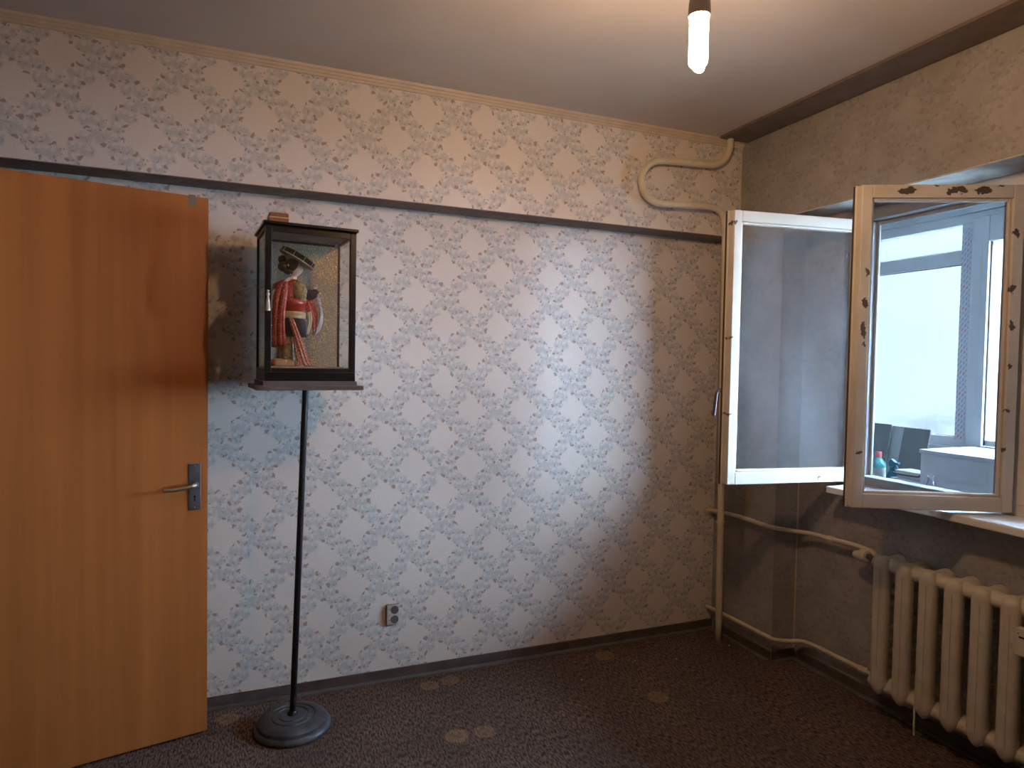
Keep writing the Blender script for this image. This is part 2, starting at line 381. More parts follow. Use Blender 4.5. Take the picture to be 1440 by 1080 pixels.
struct(MB().box((NI - .004, Y1 - .005, .05), (NI, Y1, .868)).build('trim_4', M['moulding']), 'pale worn seam in the inner corner of the radiator niche')
struct(MB().box((-.004, BM - .004, ZL), (0, BM, H - .03)).build('trim_5', M['moulding']), 'pale seam in the upper corner between the two walls')

# ------------------------------------------------------------------ window with two open sashes
win = empty('window_1', (0, 0, 0)); struct(win, 'old double casement window with both flaking white sashes open into the room'); win['category'] = 'window'
FX0, FX1 = .195, .262; ZB, ZT = .885, 2.117
def fpart(n, a, b, mat='frame', bev=.003): return MB().box(a, b).build(n, M[mat], win, bevel=bev)
fpart('frame_jamb', (FX0, YW1 - .075, ZB), (FX1, YW1 + .0, ZT)); fpart('frame_jamb', (FX0, YW0, ZB), (FX1, YW0 + .055, ZT))
fpart('frame_head', (FX0, YW0 + .055, 2.063), (FX1, YW1 - .075, ZT)); fpart('frame_bottom', (FX0, YW0 + .055, ZB), (FX1, YW1 - .075, .935))
YM = -1.372
fpart('mullion', (FX0, YM - .035, .935), (FX1, YM + .035, 2.063))
# outer rebate strips, weathered
fpart('rebate', (FX0 + .05, YW1 - .088, .935), (FX1 - .004, YW1 - .075, 2.063)); fpart('rebate', (FX0 + .05, YM + .035, 2.045), (FX1 - .004, YW1 - .088, 2.063))
ou = MB().box((FX0 + .015, YW0 + .055, .935), (FX1 - .01, YW0 + .10, 2.063)).box((FX0 + .015, YM - .08, .935), (FX1 - .01, YM - .035, 2.063)).box((FX0 + .015, YW0 + .10, .935), (FX1 - .01, YM - .08, .985)).box((FX0 + .015, YW0 + .10, 2.015), (FX1 - .01, YM - .08, 2.063)).build('outer_sash', M['frame'], win, bevel=.003)  # unseen closed sash, added to cut the light entering this bay
MB().box((FX0 + .035, YW0 + .095, .98), (FX0 + .039, YM - .075, 2.02)).build('glass_pane', M['glass_outer'], ou)
# window board flush with the upper wall face
sill = MB().box((.0, YW0 - .03, .868), (FX0 + .02, -.728, .897)).build('window_sill', M['white_metal'], win, bevel=.005)

def sash(hinge, ang, w, h, label, handle, pane, paint):
    z0 = hinge[2]
    B = MB(); st = .037; th = .040
    B.box((0, 0, 0), (st, th, h)).box((w - st, 0, 0), (w, th, h)).box((st, 0, 0), (w - st, th, .052)).box((st, 0, h - .046), (w - st, th, h))
    # inner bead step
    for a, b in (((st, .004, .052), (st + .010, .030, h - .046)), ((w - st - .010, .004, .052), (w - st, .030, h - .046)),
                 ((st + .010, .004, .052), (w - st - .010, .030, .062)), ((st + .010, .004, h - .056), (w - st - .010, .030, h - .046))): B.box(a, b)
    # closing flange round the outside, inner side
    B.box((-.004, -.012, -.006), (w + .006, 0, .03)).box((-.004, -.012, h - .03), (w + .006, 0, h + .006)).box((w - .03, -.012, .03), (w + .006, 0, h - .03)).box((-.004, -.012, .03), (.03, 0, h - .03))
    o = B.build('sash', M[paint], win, bevel=.003); o.location = hinge; o.rotation_euler = (0, 0, ang); o['label'] = label
    MB().box((st + .009, .014, .060), (w - st - .009, .018, h - .054)).build('glass_pane', M[pane], o)
    MB().box((w + .006, -.013, -.004), (w + .009, -.004, h + .004)).build('seal', M['rubber'], o)
    for zz in (.16, h - .16):
        MB().tube([(-.006, -.006, zz - .035), (-.006, -.006, zz + .035)], .008, 10).build('hinge', M['steel'], o, smooth=True)
    if handle:
        q = MB().box((w - .03, -.020, .33), (w - .005, -.012, .43)).build('handle_plate', M['steel'], o, bevel=.004)
        MB().tube(smoothpath([(w - .018, -.02, .40), (w - .018, -.045, .40), (w + .004, -.052, .385), (w + .012, -.052, .33), (w + .016, -.054, .285)]), .007, 10).build('lever_handle', M['steel'], o, smooth=True)
    return o
sash((.180, -.700, .910), math.atan2(.100, -.652), .645, 1.153, 'left sash with hazy reflecting glass, swung round towards the corner', True, 'glass', 'sash')
sash((.186, -1.346, .910), math.atan2(.245, -.502), .550, 1.152, 'right sash with flaking paint on its top rail, swung out over the radiator', False, 'glass_tint', 'sash_r')
# paint flakes picked out on the right sash (bare patches on top rail and stile)

# ------------------------------------------------------------------ balcony beyond the window
BX = 1.30
struct(MB().box((WO, -3.7, -.15), (BX + .12, .95, -.01)).build('floor_balcony', plain('grey_concrete', (.16, .16, .155), .9, var=.2)), 'balcony floor slab')
struct(MB().box((WO, -3.7, 2.50), (BX + .12, .95, 2.70)).build('ceiling_balcony', M['plaster']), 'white balcony ceiling')
struct(MB().box((BX, -2.6, -.01), (BX + .12, .85, .985)).box((BX, -2.6, 2.27), (BX + .12, .85, 2.50)).build('wall_balcony', M['plaster']), 'white balcony parapet and the band above its windows')
struct(MB().box((WO, .85, -.01), (BX + .12, .95, 2.50)).box((WO, -2.60, -.01), (BX + .12, -2.49, 2.5)).build('wall_balcony_end', M['plaster']), 'white end wall of the balcony')  # unseen near end wall placed to block sky glare in the left sash
w2 = empty('window_2'); struct(w2, 'white plastic balcony glazing with a fixed left bay and a casement beside it'); w2['category'] = 'window'
def p2(n, a, b, mat='pvc', bev=.004, par=None): return MB().box(a, b).build(n, M[mat], par or w2, bevel=bev)
FB, FT = .985, 2.27
# fixed bay with transom
p2('frame_rail', (BX + .02, -2.49, FB), (BX + .09, .85, 1.042)); p2('frame_rail', (BX + .02, -2.49, 2.215), (BX + .09, .85, FT))
post = p2('frame_post', (BX + .015, -.462, 1.042), (BX + .09, -.392, 2.215))
p2('frame_post', (BX + .02, .78, 1.042), (BX + .09, .85, 2.215))
p2('transom', (BX + .018, -.392, 1.998), (BX + .09, .78, 2.074))
p2('glass_pane', (BX + .05, -.392, 1.042), (BX + .056, .78, 1.998), 'glass_balcony', 0); p2('glass_pane', (BX + .05, -.392, 2.074), (BX + .056, .78, 2.215), 'glass_balcony', 0)
# patterned protective film left on the post: grey and red ticks printed on white
t = NT('printed_film'); ob = t.coord(); sp = t.node('ShaderNodeSeparateXYZ'); t.link(ob, sp.inputs[0])
dz = t.math('ADD', t.math('MULTIPLY', sp.outputs[2], 34), t.math('MULTIPLY', sp.outputs[1], 45))
zz = t.math('ABSOLUTE', t.math('SUBTRACT', t.math('FRACT', dz), .5)); tick = t.maprange(zz, .30, .34)
rw = t.math('FRACT', t.math('ADD', t.math('MULTIPLY', sp.outputs[1], 62), .2)); rowm = t.maprange(t.math('ABSOLUTE', t.math('SUBTRACT', rw, .5)), .36, .28)
red = t.math('GREATER_THAN', t.math('FRACT', t.math('MULTIPLY', sp.outputs[2], 8.5)), .80)
tc = t.mix(red, C(.36, .42, .55), C(.75, .22, .20))
cm = t.mix(t.math('MULTIPLY', tick, rowm), C(.74, .76, .82), tc); M['film'] = t.set(cm, .35)
MB().box((BX + .0135, -.446, 1.03), (BX + .015, -.396, 2.19)).build('printed_film', M['film'], post)
# casement bays
for i, (ya, yb) in enumerate(((-1.40, -.462), (-2.46, -1.42))):
    c = MB().box((BX - .005, yb - .088, 1.0), (BX + .06, yb - .004, 2.235)).box((BX - .005, ya + .004, 1.0), (BX + .06, ya + .080, 2.235))
    c.box((BX - .005, ya + .080, .985), (BX + .06, yb - .088, 1.012)).box((BX - .005, ya + .080, 2.098), (BX + .06, yb - .088, 2.235))
    o = c.build('casement', M['pvc'], w2, bevel=.004)
    MB().box((BX + .03, ya + .078, 1.010), (BX + .036, yb - .086, 2.10)).build('glass_pane', M['glass_balcony'], o)
    MB().box((BX + .012, yb - .094, 1.012), (BX + .024, yb - .088, 2.098)).box((BX + .012, ya + .08, 1.012), (BX + .024, ya + .086, 2.098)).build('gasket', M['rubber'], o)
    if i: p2('frame_post', (BX + .02, yb - .002, 1.042), (BX + .09, yb + .022, 2.215))
# gaskets of the fixed bay
MB().box((BX + .030, -.392, 1.994), (BX + .042, .78, 1.998)).box((BX + .030, -.392, 2.074), (BX + .042, .78, 2.078)).box((BX + .030, -.392, 1.042), (BX + .042, .78, 1.046)).build('gasket', M['rubber'], w2)

# neighbouring house seen through the balcony glazing
t = NT('cream_render'); ob = t.coord('Object', (1, .45, 1.6)); n = t.noise(ob, 1.1, 5, .65); n2 = t.noise(t.coord('Object', (1, 1.6, 4.5)), .8, 4, .6)
f = t.math('MULTIPLY', t.maprange(n, .52, .68), t.maprange(n2, .45, .62)); c = t.mix(f, C(.36, .35, .325), C(.24, .24, .235))
t.bump(n, .3, .05); M['render'] = t.set(c, .9, 0, .2)
nb = MB().box((4.4, 1.50, -6), (9, 14, 16)).build('neighbouring_house', M['render'])
tag(nb, 'pale rendered house wall seen through the fixed balcony pane', 'building')
MB().box((4.3, 1.42, 16.0), (9.1, 14.1, 16.2)).build('roof_edge', M['plaster'], nb)
own = MB().box((-9, -14, 2.72), (1.42, 12, 16)).box((-9, -14, -6), (1.42, 12, -.16)).box((-9, .97, -.16), (1.42, 12, 2.72)).box((-9, -14, -.16), (1.42, -3.75, 2.72)).box((-9, -3.75, -.16), (-4.7, .97, 2.72)).box((.40, -3.75, -.16), (1.42, -2.65, 2.72)).build('wall_block', M['render']); struct(own, 'the rest of the apartment block above and below the room')
t = NT('street'); v = t.coord(); M['street'] = t.set(t.mix(t.noise(v, .3, 4), C(.16, .17, .16), C(.25, .26, .24)), .95)
struct(MB().box((1.5, -40, -6.2), (60, 40, -6)).build('floor_street', M['street']), 'street level far below the balcony')

# ------------------------------------------------------------------ open door
DR = Vector((-2.476, -.189)); DD = Vector((-.414, -.092)).normalized(); DW = .83
hin = DR + DD * DW; dang = math.atan2(-DD.y, -DD.x)
door = empty('door_1', (hin.x, hin.y, 0), dang); struct(door, 'open flush door in orange brown veneer at the left edge of the room'); door['category'] = 'door'
# local x runs from hinge to free edge, -y faces the camera
leaf = MB().box((0, 0, .010), (DW, .040, 1.990)).build('door_leaf', M['door'], door, bevel=.002)
lp = MB().box((DW - .066, -.004, .848), (DW - .024, 0, 1.020)).build('lock_plate', M['steel'], door, bevel=.003)
cz = .943
MB().lathe([(.0, 0), (.012, 0), (.012, .006), (.009, .014), (.008, .034), (.0, .036)], (DW - .044, -.004, cz), 16, rot=Matrix.Rotation(PI/2, 3, 'X')).build('handle_rose', M['chrome'], lp, smooth=True)
MB().tube(smoothpath([(DW - .044, -.028, cz + .002), (DW - .058, -.040, cz), (DW - .09, -.043, cz - .006), (DW - .125, -.043, cz - .009), (DW - .150, -.040, cz - .008)]),
          [.009]*7 + [.0075]*6 + [.0065]*6 + [.007]*5 + [.006], 12).build('lever_handle', M['chrome'], lp, smooth=True)
MB().box((DW - .047, -.0046, cz - .062), (DW - .043, -.0035, cz - .045)).lathe([(0, 0), (.004, 0), (.004, .0012), (0, .0012)], (DW - .045, -.0036, cz - .045), 12, rot=Matrix.Rotation(PI/2, 3, 'X')).build('keyhole', M['black'], lp)
for zz in (1.010, .858): MB().lathe([(0, 0), (.003, 0), (.002, .002), (0, .0025)], (DW - .045, -.004, zz), 10, rot=Matrix.Rotation(PI/2, 3, 'X')).build('screw', M['chrome'], lp)
MB().box((DW - .066, -.002, 1.955), (DW - .044, 0, 1.994)).box((DW - .066, -.002, 1.990), (DW - .044, .02, 1.993)).build('bolt_plate', M['steel'], door)
for zz in (.25, 1.0, 1.75): MB().tube([(-.006, .03, zz - .05), (-.006, .03, zz + .05)], .008, 10).build('hinge', M['steel'], door, smooth=True)
dfr = MB().box((XL - .16, DY1 - .0, 0), (XL + .012, DY1 + .07, 2.10)).box((XL - .16, DY0 - .07, 0), (XL + .012, DY0, 2.10)).box((XL - .16, DY0, 2.03), (XL + .012, DY1, 2.10)).build('trim_3', M['door'])
struct(dfr, 'brown door frame in the left wall')

# ------------------------------------------------------------------ display stand
PB = Vector((-2.175, -.262, 0)); PT = Vector((-2.138, -.270, 1.298))
stand = empty('display_stand', PB); tag(stand, 'thin black pole stand with a round grey foot, carrying the doll case', 'stand')
prof = [(0, 0), (.139, 0), (.142, .005), (.141, .014), (.134, .021), (.129, .024), (.127, .036), (.116, .045), (.111, .046), (.107, .0485), (.084, .051), (.081, .047), (.077, .047), (.075, .052), (.058, .0535), (.056, .0495), (.052, .0495), (.050, .054), (.0, .056)]
MB().lathe(prof, (0, 0, 0), 56).build('base', M['iron'], stand, smooth=True)
MB().lathe([(0, .054), (.020, .054), (.020, .060), (.014, .068), (.0, .068)], (0, 0, 0), 20).build('collar', M['black_metal'], stand, smooth=True)
MB().tube([(0, 0, .056), PT - PB], .0118, 16).build('pole', M['black_metal'], stand, smooth=True)
CA = math.radians(5.0)
Mc = Matrix.Translation(Vector((-2.142, -.272, 1.298)) - PB) @ Matrix.Rotation(CA, 4, 'Z')
MB().box((-.186, -.150, 0), (.186, .142, .016)).build('top_board', M['brownboard'], stand, bevel=.002, M=Mc)
MB().lathe([(0, -.006), (.035, -.006), (.035, 0), (0, 0)], (0, 0, 0), 20).build('flange', M['black_metal'], stand, M=Matrix.Translation(PT - PB))

# ------------------------------------------------------------------ doll display case
CO = Vector((-2.142, -.270, 1.314))
case = empty('display_case', CO, CA); tag(case, 'black framed glass display case holding a doll, on top of the pole stand', 'display case')
hw, hd = .157, .138; zb, zt = .050, .554
MB().box((-hw - .006, -hd - .004, 0), (hw + .006, hd + .004, .016)).build('plinth', M['brownboard'], case, bevel=.001)
MB().box((-hw, -hd, .016), (hw, hd, .048)).build('case_floor', M['lacquer'], case, bevel=.0015)
MB().box((-hw + .014, -hd + .012, .048), (hw - .014, hd - .010, .066)).build('floor_lining', plain('tan_lining', (.30, .21, .16), .8), case)
MB().box((-hw - .001, -hd - .001, zt), (hw + .001, hd + .001, zt + .006)).box((-hw - .008, -hd - .008, zt + .006), (hw + .007, hd + .012, zt + .017)).build('case_top', M['lacquer'], case, bevel=.003)
for sx in (-1, 1):
    for sy in (-1, 1):
        wd = .021 if sy < 0 else .010
        a = (min(sx*hw, sx*(hw-wd)), min(sy*hd, sy*(hd-wd)), .048); b = (max(sx*hw, sx*(hw-wd)), max(sy*hd, sy*(hd-wd)), zt)
        MB().box(a, b).build('corner_post', M['lacquer'], case, bevel=.0015)
for y, rh in ((-hd, .018), (hd - .012, .010)):
    MB().box((-hw + .022, y, zt - rh), (hw - .022, y + .012, zt)).build('top_rail', M['lacquer'], case)
    MB().box((-hw + .022, y, .048), (hw - .022, y + .012, .062)).build('bottom_rail', M['lacquer'], case)
for x in (-hw, hw - .010):
    MB().box((x, -hd + .022, zt - .008), (x + .010, hd - .010, zt)).build('top_rail', M['lacquer'], case)
    MB().box((x, -hd + .022, .048), (x + .010, hd - .010, .060)).build('bottom_rail', M['lacquer'], case)
MB().box((-hw + .022, -hd + .005, .062), (hw - .022, -hd + .007, zt - .018)).build('glass_pane', M['glass_case'], case)
for x in (-hw + .004, hw - .006): MB().box((x, -hd + .022, .060), (x + .002, hd - .010, zt - .008)).build('glass_pane', M['glass_case'], case)
MB().box((-hw + .010, -hd + .012, zt - .002), (hw - .010, hd - .010, zt)).build('ceiling_lining', plain('pale_lining', (.46, .42, .38), .8), case)
# gold flecked back board
t = NT('gold_flecked_board'); v = t.coord(); n = t.noise(v, 190, 2, .7); n2 = t.noise(v, 14, 3)
f = t.math('MULTIPLY', t.maprange(n, .50, .62), t.maprange(n2, .3, .6, .5, 1)); c = t.mix(f, C(.26, .20, .165), C(.62, .40, .13))
t.link(t.maprange(f, 0, 1, .75, .35), t.bsdf.inputs['Roughness']); t.link(t.math('MULTIPLY', f, .6), t.bsdf.inputs['Metallic']); t.link(c, t.bsdf.inputs['Base Color']); M['gold'] = t.m
MB().box((-hw + .010, hd - .010, .060), (hw - .010, hd - .004, zt - .003)).build('back_panel', M['gold'], case)
# tassel on the left front post
ts = MB().lathe([(0, .012), (.005, .010), (.006, .004), (.004, 0), (.0035, -.004), (.006, -.02), (.0085, -.05), (.008, -.052), (0, -.052)], (-hw + .008, -hd - .009, .312), 14).build('tassel', plain('ivory_thread', (.55, .50, .42), .8), case, smooth=True)
MB().lathe([(0, .020), (.0045, .018), (.0045, .014), (0, .012)], (-hw + .008, -hd - .006, .312), 12).build('knob', M['chrome'], ts, smooth=True)

# small brown box on top of the case
bo = empty('trinket_box', CO + Matrix.Rotation(CA, 3, 'Z') @ Vector((-.112, -.078, .571)), math.radians(3)); tag(bo, 'small brown wooden box with a pale band, on the case top', 'box')
MB().box((-.030, -.040, 0), (.036, .040, .017)).build('body', M['boxwood'], bo, bevel=.003)
MB().box((-.031, -.041, .017), (.037, .041, .020)).build('band', plain('brass_band', (.62, .45, .25), .4, .5), bo)
MB().box((-.030, -.040, .020), (.036, .040, .036)).build('lid', M['boxwood'], bo, bevel=.006, seg=3)

# ------------------------------------------------------------------ doll in a red kimono
doll = empty('kimono_doll', CO + Matrix.Rotation(CA, 3, 'Z') @ Vector((-.032, .004, .066)), CA); doll.scale = (.96, .96, .94)
tag(doll, 'doll in a red kimono and tilted black hat inside the glass case', 'doll')
def ring(c, rx, ry, n=20, tilt=0, ph=0):
    return [(c[0] + rx * math.cos(2*PI*j/n + ph), c[1] + ry * math.sin(2*PI*j/n + ph), c[2] + tilt * math.cos(2*PI*j/n + ph)) for j in range(n)]
def brocade(name, c1, c2, c3, sc, rough=.5, thr=.55):
    t = NT(name); v = t.coord(); vo = t.node('ShaderNodeTexVoronoi'); t.link(v, vo.inputs[0]); vo.inputs['Scale'].default_value = sc
    n = t.noise(v, sc * .5, 3); c = t.mix(t.maprange(n, thr, thr + .06), C(*c1), C(*c2)); c = t.mix(t.maprange(vo.outputs['Distance'], .30, .18, 0, .8), c, C(*c3))
    return t.set(c, rough)
M['skin'] = plain('pale_doll_skin', (.62, .46, .36), .5, var=.05)
M['hair'] = plain('black_doll_hair', (.010, .009, .009), .35, spec=.6)
M['red'] = brocade('red_brocade', (.30, .022, .018), (.42, .05, .03), (.50, .30, .20), 95, .45, .5)
M['redplain'] = plain('red_satin', (.34, .022, .013), .10, var=.2, spec=.9)
M['goldcloth'] = brocade('gold_brocade', (.30, .22, .10), (.12, .10, .05), (.46, .38, .20), 130, .5)
M['dark'] = plain('dark_plum_cloth', (.030, .018, .030), .7, var=.3)
M['cream'] = plain('cream_cloth', (.58, .46, .31), .7)
M['bluewhite'] = brocade('pale_blue_cloth', (.45, .47, .50), (.30, .34, .42), (.16, .18, .26), 60, .6, .55)
t = NT('pink_checked_sash'); v = t.coord('Object', (150, 150, 150)); ck = t.node('ShaderNodeTexChecker'); t.link(v, ck.inputs[0]); ck.inputs[1].default_value = C(.52, .11, .08); ck.inputs[2].default_value = C(.58, .34, .27); ck.inputs[3].default_value = 1
M['check'] = t.set(ck.outputs[0], .55)
# body: one continuous lofted figure, feet to crown, head turned away to the right
hx, hy, hz = -.012, .0, .386
bod = [((-.015, .0, .004), .020, .028), ((-.015, .0, .05), .024, .030), ((-.018, .0, .12), .034, .034), ((-.020, .0, .19), .040, .036), ((-.022, .0, .235), .033, .029), ((-.024, .0, .285), .040, .030),
       ((-.022, .0, .318), .050, .028), ((-.018, .0, .336), .034, .022), ((-.012, .0, .346), .014, .013), ((-.008, .0, .358), .0115, .0115), ((-.006, .0, .364), .017, .018), ((-.003, .0, .374), .024, .023),
       ((-.004, .0, .388), .027, .025), ((-.006, .0, .402), .026, .025), ((-.008, .0, .414), .018, .018), ((-.008, .0, .420), .006, .006)]
B = MB(); rings = []
for c, rx, ry in bod:
    rg = ring(c, rx, ry, 24)
    if abs(c[2] - .388) < .002: rg = [(x + (.005 if j in (0, 1, 23) else 0), y, z) for j, (x, y, z) in enumerate(rg)]   # nose
    rings.append(rg)
B.loft(rings)
for s_ in (-1, 1):   # arms inside the sleeves: upper arm, forearm, palm and fingers
    sh = Vector((-.030 if s_ < 0 else .015, .012 * -s_, .322)); el = Vector((-.085, -.03, .285)) if s_ < 0 else Vector((.045, .02, .285)); wr_ = Vector((-.095, -.035, .235)) if s_ < 0 else Vector((.064, .005, .31))
    B.tube(smoothpath([sh, (sh + el) / 2, el, (el + wr_) / 2, wr_], 4), [.012]*4 + [.010]*4 + [.009]*4 + [.007]*4 + [.0055], 10)
    d = (wr_ - el).normalized(); B.tube([wr_ - d*.002, wr_ + d * .008, wr_ + d * .014], [.0055, .0075, .006], 10)
    for k in range(4): o2 = Vector((0, (k - 1.5) * .0032, 0)); B.tube([wr_ + d * .012 + o2, wr_ + d * (.020 + .002 * (k % 3)) + o2, wr_ + d * (.025 + .002 * (k % 3)) + o2 * 1.1], [.0018, .0016, .0012], 6)
    o2 = Vector((.006, 0, 0)); B.tube([wr_ + d * .003 + o2 * .6, wr_ + d * .011 + o2 * 1.4, wr_ + d * .016 + o2 * 1.5], [.002, .0018, .0013], 6)
B.build('body', M['skin'], doll, smooth='all')
# eyes and mouth
fc = MB()
for s_ in (-1, 1): fc.lathe([(0, -.001), (.0025, 0), (0, .001)], (.0205, s_ * .009, .390), 8, rot=Matrix.Rotation(PI/2, 3, 'Y'))
fc.build('eyes', M['black'], doll); MB().lathe([(0, -.001), (.003, 0), (0, .001)], (.0205, 0, .376), 8, rot=Matrix.Rotation(PI/2, 3, 'Y')).build('mouth', M['redplain'], doll)
def blob(B, c, r, sx=1, sy=1, sz=1, n=16):
    return B.lathe([(r * math.sin(PI * k / 8) * 1.0 + 1e-5, -r * sz * math.cos(PI * k / 8)) for k in range(9)], c, n, sx, sy)
hb = MB(); blob(hb, (-.018, 0, .398), .032, 1, 1, .95); blob(hb, (-.050, -.006, .392), .021, 1, .9, .95); blob(hb, (-.052, 0, .420), .018, .9, .9, 1.0); blob(hb, (-.028, -.004, .374), .019, 1.1, 1.1, .7)
hb.build('hair', M['hair'], doll, smooth='all')
hp = MB(); blob(hp, (-.034, -.026, .396), .0045); hp.build('hair_ornament', M['chrome'], doll, smooth='all')
# hat: shallow drum, tipped down to the right
Rh = Matrix.Rotation(math.radians(29), 3, 'Y') @ Matrix.Rotation(math.radians(4), 3, 'X')
hc = (.003, -.004, .428)
hat = MB().lathe([(0, -.002), (.066, -.004), (.069, -.006), (.070, .012), (.066, .015), (.030, .022), (0, .024)], hc, 40, 1, 1, Rh).build('hat', M['lacquer'], doll, smooth=True)
hr = MB().lathe([(.0665, -.0085), (.0715, -.0085), (.0715, -.005), (.0665, -.005)], hc, 40, 1, 1, Rh)
hr.build('hat_rim', plain('silver_rim', (.50, .47, .42), .4, .3), hat)
hrm = plain('silver_rim_thin', (.42, .40, .36), .4, .3)
for a in (-150, -110, -75, -40, -5):
    c0 = Rh @ Vector((.0708 * math.cos(math.radians(a)), .0708 * math.sin(math.radians(a)), -.006)); c1 = Rh @ Vector((.0708 * math.cos(math.radians(a)), .0708 * math.sin(math.radians(a)), .013))
    MB().tube([c0 + Vector(hc), c1 + Vector(hc)], .0010, 6).build('hat_rib', hrm, hat)
fl = MB(); blob(fl, (.052, -.015, .424), .010); blob(fl, (.043, -.02, .432), .008); blob(fl, (.060, -.008, .415), .008); fl.build('hat_flower', M['goldcloth'], hat, smooth='all')
# kimono bodice, collar, obi
kb = MB(); kb.loft([ring((-.020, 0, .205), .049, .040, 24), ring((-.024, 0, .235), .046, .038, 24), ring((-.026, 0, .285), .050, .038, 24), ring((-.026, 0, .318), .060, .036, 24), ring((-.022, 0, .336), .046, .030, 24), ring((-.014, 0, .345), .022, .020, 24)])
kb.build('kimono_bodice', M['red'], doll, smooth='all')
MB().loft([ring((.004, -.012, .262), .030, .034, 20), ring((.006, -.014, .300), .034, .034, 20), ring((.000, -.010, .326), .030, .030, 20), ring((-.006, -.004, .342), .016, .018, 20)]).build('shoulder_brocade', M['goldcloth'], doll, smooth='all')
MB().tube(smoothpath([(-.058, -.030, .300), (-.050, -.034, .322), (-.036, -.030, .340), (-.024, -.016, .346)]), .006, 10).build('collar', M['cream'], doll, smooth=True)
ob_ = MB(); ob_.loft([ring((-.016, -.004, .212), .046, .044, 28), ring((-.014, -.004, .222), .050, .047, 28), ring((-.014, -.004, .240), .048, .046, 28), ring((-.014, -.004, .243), .051, .048, 28), ring((-.014, -.004, .262), .050, .047, 28), ring((-.014, -.004, .268), .044, .042, 28)])
ob_.build('obi', M['redplain'], doll, smooth='all')
MB().loft([ring((-.020, -.004, .190), .052, .048, 28), ring((-.018, -.004, .193), .054, .050, 28), ring((-.018, -.004, .214), .054, .050, 28), ring((-.018, -.004, .217), .050, .046, 28)]).build('obi_sash', M['cream'], doll, smooth='all')
# dark over-skirt and gold under-skirt
MB().loft([ring((-.010, -.004, .118), .050, .050, 28), ring((-.010, -.004, .15), .050, .048, 28), ring((-.014, -.004, .196), .044, .044, 28)]).build('over_skirt', M['dark'], doll, smooth='all')
sk = []
for z, rx, ry in ((.022, .044, .046), (.05, .040, .042), (.09, .038, .042), (.125, .040, .044)):
    sk.append([(-.028 + rx * math.cos(a) * (1 + .06 * math.cos(9 * a)), -.002 + ry * math.sin(a) * (1 + .06 * math.cos(9 * a)), z) for a in [2*PI*j/40 for j in range(40)]])
MB().loft(sk).build('under_skirt', M['goldcloth'], doll, smooth='all')
# long hanging sleeve at the left
def cloth(name, mat, cols, th=.006, par=doll):
    """cols: list of (left point, right point) rows from top to bottom, folded in depth"""
    B = MB(); rows = []; n = 9
    for i, (a, b) in enumerate(cols):
        a, b = Vector(a), Vector(b)
        rows.append([a.lerp(b, j / (n - 1)) + Vector((0, .0045 * math.sin(j * 1.9 + i * .3), 0)) for j in range(n)])
    B.loft(rows, cap=False, closed=False)
    return B.build(name, M[mat], par, smooth='all', solid=th, sub=1)
cloth('left_sleeve', 'red', [((-.058, -.030, .330), (-.036, -.040, .335)), ((-.086, -.034, .298), (-.036, -.050, .305)), ((-.092, -.036, .26), (-.044, -.054, .26)), ((-.094, -.036, .20), (-.052, -.056, .20)), ((-.094, -.036, .14), (-.052, -.058, .14)), ((-.096, -.034, .095), (-.046, -.058, .098)), ((-.090, -.030, .072), (-.044, -.054, .080))], .016)
cloth('right_sleeve', 'red', [((.034, -.012, .250), (.052, .004, .292)), ((.040, -.020, .215), (.070, .004, .265)), ((.052, -.022, .180), (.082, .004, .225)), ((.062, -.020, .150), (.086, .004, .175)), ((.060, -.016, .126), (.070, .002, .128))], .008)
cloth('sleeve_hem', 'bluewhite', [((.074, -.010, .285), (.088, .0, .290)), ((.084, -.016, .245), (.098, -.004, .25)), ((.090, -.020, .205), (.104, -.006, .20)), ((.080, -.020, .165), (.098, -.006, .16)), ((.066, -.018, .125), (.076, -.006, .128))], .006)
cloth('sleeve_lining', 'cream', [((.036, -.030, .215), (.052, -.026, .225)), ((.044, -.034, .185), (.060, -.030, .19)), ((.034, -.036, .160), (.052, -.03, .158)), ((.032, -.036, .125), (.042, -.03, .125))], .004)
bb = MB(); blob(bb, (.050, -.006, .288), .026, 1.15, .9, .8); blob(bb, (.070, -.004, .300), .014, 1.1, .9, .8); bb.build('raised_sleeve_end', M['dark'], doll, smooth='all')
cloth('hanging_sash', 'check', [((-.036, -.056, .192), (-.020, -.058, .192)), ((-.026, -.062, .150), (-.004, -.064, .148)), ((-.012, -.068, .105), (.014, -.070, .104)), ((-.002, -.072, .065), (.026, -.074, .064)), ((.006, -.078, .035), (.036, -.080, .033)), ((.014, -.084, .012), (.042, -.088, .010)), ((.020, -.088, .006), (.058, -.092, .005))], .005)
cloth('hanging_sash', 'check', [((-.018, -.052, .125), (-.008, -.054, .125)), ((-.018, -.060, .085), (-.004, -.062, .085)), ((-.012, -.070, .045), (.006, -.072, .045)), ((-.002, -.080, .014), (.012, -.084, .010)), ((-.020, -.086, .006), (.008, -.090, .005))], .005)
# train of the kimono on the floor
MB().loft([ring((-.040, -.022, .001), .066, .050, 28), ring((-.040, -.022, .010), .062, .048, 28), ring((-.046, -.016, .026), .046, .040, 28), ring((-.05, -.01, .032), .02, .02, 28)]).build('kimono_train', M['cream'], doll, smooth='all')
MB().loft([ring((-.085, -.025, .002), .022, .034, 20), ring((-.086, -.025, .018), .018, .030, 20), ring((-.084, -.022, .028), .010, .018, 20)]).build('train_lining', M['redplain'], doll, smooth='all')

